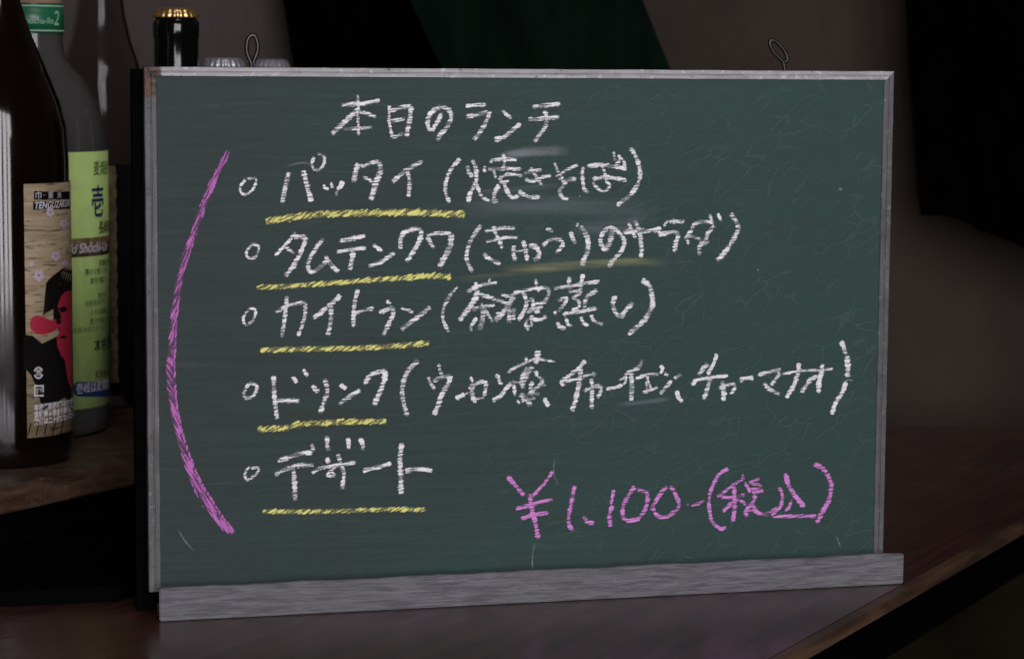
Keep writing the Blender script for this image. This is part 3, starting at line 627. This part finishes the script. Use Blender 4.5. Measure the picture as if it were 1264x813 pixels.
# ------------------------------------------------------------------ bottles
def bottle_frame(px, y):      # world x of the axis for a pixel column near mid height
    return at_y(px, 300, y).x
class Bottle:
    def __init__(s, name, cpx, y, label, cat='bottle', group=None, ref=300):
        s.x = at_y(cpx, ref, y).x; s.y = y; s.root = empty(name, (s.x, y, SZ)); tag(s.root, label, cat, group)
        s.az = math.atan2(-y, -s.x)     # direction from the axis to the camera
        s.dist = math.hypot(s.x, y)
    def z(s, py, r=.05): return at_y(60, py, s.y-r*.9).z-SZ
    def ang(s, px, py, R):
        d = ray(px, py); d2 = Vector((d.x, d.y)); o = Vector((-s.x, -s.y))
        a = d2.dot(d2); b = 2*o.dot(d2); c = o.dot(o)-R*R; q = max(b*b-4*a*c, 0)
        t = (-b-math.sqrt(q))/(2*a); p = o+d2*t; return math.atan2(p.y, p.x), CAM.z+d.z*t-SZ
    def shell(s, name, R, a0, a1, z0, z1, mat, th=.00015, n=40, parent=None):
        prof = [(R, z0), (R+th, z0), (R+th, z1), (R, z1)]
        return lathe(name, prof, mat, parent or s.root, n, True, a0, a1)
    def poly(s, name, pts, R, mat, parent):   # flat print wrapped on the glass: pts in photo places
        q = [s.ang(a, b, R) for a, b in pts]
        q = [(s.az+((a-s.az+math.pi) % (2*math.pi)-math.pi), z) for a, z in q]
        zs = [p[1] for p in q]; z0, z1 = min(zs), max(zs); n = max(2, int((z1-z0)/.0004)); vs, fs = [], []
        def spans(z):
            xs = []
            for i in range(len(q)):
                (a1, b1), (a2, b2) = q[i], q[(i+1) % len(q)]
                if (b1 <= z) != (b2 <= z): xs.append(a1+(a2-a1)*(z-b1)/(b2-b1))
            return sorted(xs)
        for k in range(n):
            za, zb_ = z0+(z1-z0)*k/n, z0+(z1-z0)*(k+1)/n
            sp_ = spans((za+zb_)/2)
            for i in range(0, len(sp_)-1, 2):
                m_ = max(1, int((sp_[i+1]-sp_[i])/.05))
                for j in range(m_):
                    u0 = sp_[i]+(sp_[i+1]-sp_[i])*j/m_; u1 = sp_[i]+(sp_[i+1]-sp_[i])*(j+1)/m_
                    b = len(vs); vs += [(R*math.cos(u), R*math.sin(u), zz) for u, zz in ((u0, za), (u1, za), (u1, zb_), (u0, zb_))]
                    fs.append((b, b+1, b+2, b+3))
        return mesh_obj(name, vs, fs, mat, parent)
    def text(s, txt, px, py, hpx, R, mat, parent, name='lettering', sx=1.0, shear=0., bold=0., spacing=1.0):
        cu = bpy.data.curves.new('t', 'FONT'); cu.body = txt; cu.size = 1; cu.shear = shear; cu.offset = bold; cu.space_character = spacing
        cu.resolution_u = 3
        ob = bpy.data.objects.new('t', cu); C.objects.link(ob); bpy.context.view_layer.update()
        me = bpy.data.meshes.new_from_object(ob.evaluated_get(bpy.context.evaluated_depsgraph_get()))
        bpy.data.objects.remove(ob); bpy.data.curves.remove(cu)
        if hpx > 13:                  # short edges, so that large letters follow the curve of the bottle
            bm = bmesh.new(); bm.from_mesh(me); bmesh.ops.triangulate(bm, faces=bm.faces)
            for _ in range(3):
                es = [e for e in bm.edges if e.calc_length() > .14]
                if not es: break
                bmesh.ops.subdivide_edges(bm, edges=es, cuts=1); bmesh.ops.triangulate(bm, faces=bm.faces)
            bm.to_mesh(me); bm.free()
        a0, zc = s.ang(px, py, R); a0 %= 2*math.pi
        k = hpx/F*(s.dist-R)          # metres per em
        for v in me.vertices:
            u = a0+v.co.x*k*sx/R; zz = zc+v.co.y*k-.36*k
            v.co = (R*math.cos(u), R*math.sin(u), zz)
        me.materials.clear(); me.materials.append(mat); me.name = name
        return link(bpy.data.objects.new(name, me), parent)
def glass_body(b, prof, mat, name='body', wall=.003):
    inner = [(max(r-wall, .0005), z) for r, z in prof if z > .004][::-1]
    inner = [(r, z) for r, z in inner]
    full = [(.0005, .002)] + prof + inner + [(.0005, .0075)]
    return lathe(name, full, mat, b.root, 72)
def px_r(b, px, r=.05): return px/F*b.dist

# big dark bottle, nearest
b1 = Bottle('sake_bottle', 0, 1.59, 'large dark amber bottle with a tan picture label, nearest at the far left')
prof = [(.039, 0), (.0435, .003), (.0456, .012)]
for py, r in ((510, .0458), (200, .0452), (162, .0441), (128, .0400), (84, .0312), (42, .0222), (0, .0155), (-50, .0138), (-90, .0135)): prof.append((r, b1.z(py)))
prof += [(.0155, prof[-1][1]+.002), (.0155, prof[-1][1]+.012), (.0140, prof[-1][1]+.014)]
glass_body(b1, prof, M_amber); ztop = prof[-1][1]
lathe('cap', [(.0005, ztop+.010), (.0155, ztop+.010), (.0172, ztop+.007), (.0172, ztop-.002), (.0168, ztop-.006)], M_capgold, b1.root, 40)
R1 = .0460
aL, zL = b1.ang(29, 227, R1); aR = b1.ang(86, 380, R1)[0]
lz1 = b1.ang(40, 227, R1)[1]; lz0 = b1.ang(40, 540, R1)[1]
lab1 = b1.shell('label', R1, aL, aL+2.3, lz0, lz1, M_tan)
def pz(pts): return pts
b1.poly('label_print', [(29, 413), (40, 414), (52, 424), (60, 420), (70, 415), (88, 405), (88, 500), (80, 490), (66, 498), (52, 506), (46, 480), (38, 462), (31, 455), (29, 462)], R1+.0003, M_blackink, lab1)
# black swirl of hair: many arched strands
for k in range(13):
    x0 = 57+k*2.5; top = 344-k*2.0 if k < 6 else 333+ (k-6)*.8
    b1.poly('label_print', [(x0, top+5+k), (x0+4, top), (x0+9, top-4), (x0+9, top-2.6), (x0+5, top+2.5), (x0+2.0, top+10+k), (x0-1.5, top+42+k), (x0-4, top+46)], R1+.00035, M_blackink, lab1)
b1.poly('label_print', [(66, 372), (70, 358), (78, 350), (88, 346), (88, 412), (74, 410), (66, 395)], R1+.0004, M_blackink, lab1)
b1.poly('label_print', [(37, 398), (39, 392), (45, 389), (54, 391), (62, 395), (69, 394), (71, 398), (73, 402), (66, 409), (54, 413), (44, 411), (38, 406)], R1+.0005, M_red, lab1)
b1.poly('label_print', [(75, 366), (80, 360), (88, 358), (88, 480), (84, 470), (80, 444), (75, 438), (71, 428), (70, 416), (74, 408), (70, 400), (76, 392), (71, 378)], R1+.00055, M_red, lab1)
for p in ([(72, 380), (80, 378), (84, 382), (76, 386)], [(70, 396), (76, 395), (75, 399), (70, 400)], [(73, 417), (78, 413), (83, 416), (78, 418)]):
    b1.poly('label_print', p, R1+.0006, M_blackink, lab1)
def blossom(x, y, r):
    for k in range(5):
        a = k*2*math.pi/5+.3; cx_, cy_ = x+math.cos(a)*r*.55, y+math.sin(a)*r*.62
        b1.poly('blossom', [(cx_+math.cos(t)*r*.40, cy_+math.sin(t)*r*.42) for t in [i*math.pi/4 for i in range(8)]], R1+.0005, M_pinkink, lab1)
for p in ((48, 340, 7.5), (69, 316, 6.5), (39, 326, 3.5), (62, 262, 6), (79, 276, 5.5), (80, 325, 3.5)): blossom(*p)
b1.poly('label_print', [(42, 236), (86, 236), (86, 245.5), (42, 246.5)], R1+.00025, M_blackink, lab1)
b1.poly('label_print', [(41, 248.5), (86, 248), (86, 257.5), (41, 258.5)], R1+.00025, M_blackink, lab1)
b1.text('巾', 43, 241, 10.5, R1+.0006, M_whiteink, lab1); b1.text('東', 59, 241, 10, R1+.0006, M_whiteink, lab1); b1.text('洲', 70.5, 241, 9, R1+.0006, M_whiteink, lab1)
b1.text('一', 53, 241, 4, R1+.0006, M_whiteink, lab1)
b1.text('TENGUZAKURA', 42, 253.5, 11.5, R1+.0006, M_whiteink, lab1, shear=.2, bold=.02, sx=.88)
# recycling marks and small print
for (cx_, cy_, t_) in ((47.5, 460, '紙'), (48, 482, 'プラ')):
    if t_ == '紙':
        for k in range(2):
            pts = [(cx_+6*math.cos(t), cy_+7.5*math.sin(t)) for t in [k*3.14+.3+i*.35 for i in range(8)]]
            pts += [(cx_+4.3*math.cos(t), cy_+5.5*math.sin(t)) for t in [k*3.14+.3+(7-i)*.35 for i in range(8)]]
            b1.poly('label_print', pts, R1+.0006, M_whiteink, lab1)
        b1.text('紙', cx_-3.2, cy_, 8, R1+.0006, M_whiteink, lab1, bold=.02)
    else:
        for q_ in ([(-6, -7), (6, -7), (6, -5), (-6, -5)], [(-6, 5), (6, 5), (6, 7), (-6, 7)], [(-6, -5), (-4.4, -5), (-4.4, 5), (-6, 5)], [(4.6, -5), (6, -5), (6, 2), (4.6, 2)]):
            b1.poly('label_print', [(cx_+u, cy_+v) for u, v in q_], R1+.0006, M_whiteink, lab1)
        b1.text('プラ', cx_-4, cy_, 6, R1+.0006, M_whiteink, lab1, bold=.02, sx=.8)
for k, t_ in enumerate(('本格焼酎原材料名さつま芋米麹', '宮崎県産黄金千貫仕込二十五度', '飲酒は二十歳になってから宮崎')):
    b1.text(t_, 42, 503+k*8.8, 8.6, R1+.0006, M_whiteink, lab1, bold=.035, sx=.8)
for k in range(5):
    x0 = 34+k*10; b1.poly('label_print', [(x0, 537), (x0+1.4, 537), (x0+5, 522-k), (x0+3.6, 522-k)], R1+.0004, M_blackink, lab1)

# smoky bottle with lime label
b2 = Bottle('shochu_bottle', 43, 1.72, 'large smoky glass bottle with a lime green label and green neck band')
prof = [(.044, 0), (.049, .003), (.0513, .012)]
for py, r in ((520, .0514), (190, .0512), (157, .0497), (128, .0452), (98, .0358), (80, .0262), (70, .0226), (55, .0215), (0, .0212), (-60, .0175), (-120, .0160)): prof.append((r, b2.z(py)))
glass_body(b2, prof, M_greyglass); ztop = prof[-1][1]
lathe('cap', [(.0005, ztop+.012), (.0160, ztop+.012), (.0172, ztop+.009), (.0172, ztop-.006)], M_capgold, b2.root, 40)
R2 = .0518; az = b2.az
aR = b2.ang(128, 300, R2)[0] % (2*math.pi)
z1_, z0_ = b2.ang(90, 188, R2)[1], b2.ang(90, 506, R2)[1]
lab2 = b2.shell('label', R2, az-1.5+0, az+1.75, z0_, z1_, M_lime, n=64)
bz1, bz0 = b2.ang(100, 294, R2)[1], b2.ang(100, 317, R2)[1]
band = b2.shell('label_band', R2+.0002, az-1.5, az+1.75, bz0, bz1, M_goldband, n=64, parent=b2.root)
T2 = R2+.0006
b2.text('麦焼酎', 115, 208, 19, T2, M_ink, lab2, sx=.8)
b2.text('壱', 112, 249, 42, T2, M_navy, lab2, sx=.72); b2.text('壱', 112.5, 249.6, 42, T2+.0002, M_navy, lab2, sx=.72)
b2.text('長崎県', 121.5, 281, 17, T2, M_ink, lab2, sx=.85, bold=.01)
b2.text('Iki Shōchi-Un', 82, 307, 16.5, T2+.0003, M_whiteink, lab2, shear=.25, bold=.022, sx=.86)
for t_, x_, y_, h_ in (('深蔵貯蔵', 122, 325, 9), ('豊かな香りと味', 105, 336, 8.5), ('歳月が醸す', 111, 347, 8.5), ('地の利', 121, 365, 8.5), ('伝統技を守り', 105, 375, 8.5), ('人々の誠実な', 111, 386, 8.5), ('豊かな緑と水', 111, 397, 8.5), ('お好みのスタイルで', 90, 408, 8.5)):
    b2.text(t_, x_, y_, h_, T2, M_ink, lab2, sx=.86)
b2.text('本格焼酎', 116, 427, 19, T2, M_ink, lab2, sx=.82, bold=.012)
b2.text('玄海酒造', 117, 463, 10.5, T2, M_ink, lab2, sx=.85)
pill = [(95, 471)]+[(137+0, 471)]+[(137, 489)]+[(95, 489), (91.5, 486), (89.5, 480), (91.5, 474)]
b2.poly('label_print', [(min(x_, 135), y_) for x_, y_ in pill], T2-.0001, M_navy, lab2)
b2.text('壱岐は麦焼酎', 93.5, 480, 14.5, T2+.0003, M_whiteink, lab2, sx=.78)
# neck band
RN = .0222; nz1, nz0 = b2.ang(52, 5, RN)[1], b2.ang(52, 41, RN)[1]
nb = b2.shell('neck_band', RN, az-1.6, az+1.6, nz0, nz1, M_neckgreen, n=40)
for yy in (7.5, 38):
    a_ = b2.ang(52, yy, RN)[1]; b2.shell('band_line', RN+.0003, az-1.6, az+1.6, a_-.0005, a_+.0005, M_neckline, n=40, parent=nb)
b2.text('Shochu-Ilo', 27, 25, 11, RN+.0006, M_neckline, nb, sx=.85); b2.text('2', 66, 22, 25, RN+.0006, M_neckline, nb, sx=.8, shear=.15)
b2.shell('neck_capsule', RN, 0, 2*math.pi-.0001, nz1+.0006, b2.ang(52, -60, RN)[1], M_cork, n=48)

# clear bottle behind
b3 = Bottle('clear_bottle', 127, 1.86, 'clear glass bottle with a black gold-edged label, between the lime label and the board')
prof = [(.026, 0), (.030, .003), (.0315, .010)]
for py, r in ((500, .0318), (200, .0318), (115, .0316), (80, .0292), (50, .0232), (20, .0192), (0, .0176), (-20, .0155), (-60, .0140)): prof.append((r, b3.z(py, .03)))
glass_body(b3, prof, M_clear, wall=.0022); ztop = prof[-1][1]
lathe('cap', [(.0005, ztop+.010), (.0145, ztop+.010), (.0158, ztop+.008), (.0158, ztop-.020), (.0165, ztop-.021), (.0165, ztop-.024), (.0150, ztop-.024)], M_capsil, b3.root, 40)
R3 = .0321; a0_ = b3.ang(134, 300, R3)[0]
z1_ = b3.ang(150, 203, R3)[1]
lab3 = b3.shell('label', R3, a0_, a0_+2.2, .010, z1_, M_blackink, n=48)
# gold crimped edging
acc_v, acc_f = [], []
zz0 = b3.ang(140, 472, R3)[1]; nst = 90
for k in range(nst+1):
    zz = zz0+(z1_-.001-zz0)*k/nst; wob = .035*math.sin(k*.9)+.012*math.sin(k*2.3)
    for u in (a0_-.005+wob*.2, a0_+.10+wob*.6, a0_+.19+wob*.4):
        acc_v.append(((R3+.0004)*math.cos(u), (R3+.0004)*math.sin(u), zz))
    if k:
        q_ = (k-1)*3; acc_f += [(q_, q_+1, q_+4, q_+3), (q_+1, q_+2, q_+5, q_+4)]
mesh_obj('gold_edging', acc_v, acc_f, M_gold, lab3, True)

# crown-capped bottles behind the board
def crown_bottle(name, cpx, toppx, y, label, capmat, body, rcap=.0160, group=None):
    b = Bottle(name, cpx, y, label, ref=60, group=group)
    top = at_y(cpx, toppx, y-.012).z-SZ
    prof = [(.026, 0), (.030, .003), (.0318, .010), (.0318, top*.50), (.0300, top*.58), (.0215, top*.70), (.0165, top*.78), (.0153, top-.036), (.0153, top-.022), (.0158, top-.020), (.0160, top-.014), (.0158, top-.010), (.0142, top-.008), (.0130, top-.005)]
    glass_body(b, prof, body, wall=.0022)
    vs, fs = [], []; nn = 84
    rings = [(.0003, top), (.0095, top), (.0125, top-.0006), (.0138, top-.0020), (.0148, top-.0042), (.0158, top-.0068), (.0156, top-.0070), (.0140, top-.0045)]
    for j, (r, z) in enumerate(rings):
        for i in range(nn):
            a = 2*math.pi*i/nn; fl_ = (0, 0, .1, .4, .8, 1, 1, .6)[j]
            rr = r+fl_*.00085*math.cos(a*21); vs.append((rr*math.cos(a)*rcap/.016, rr*math.sin(a)*rcap/.016, z))
    for j in range(len(rings)-1):
        for i in range(nn): fs.append((j*nn+i, j*nn+(i+1) % nn, (j+1)*nn+(i+1) % nn, (j+1)*nn+i))
    mesh_obj('crown_cap', vs, fs, capmat, b.root, True)
    return b
crown_bottle('beer_bottle', 217.5, 9, 1.70, 'black glass bottle with a gold crown cap behind the board corner', M_capgold, M_blackglass)
crown_bottle('beer_bottle', 276, 71, 1.76, 'bottle with a shiny silver crown cap just left of the first screw eye', M_capsil, M_blackglass)
crown_bottle('beer_bottle', 334, 73, 2.02, 'bottle with a dull silver crown cap just right of the first screw eye', M_capdull, M_blackglass)
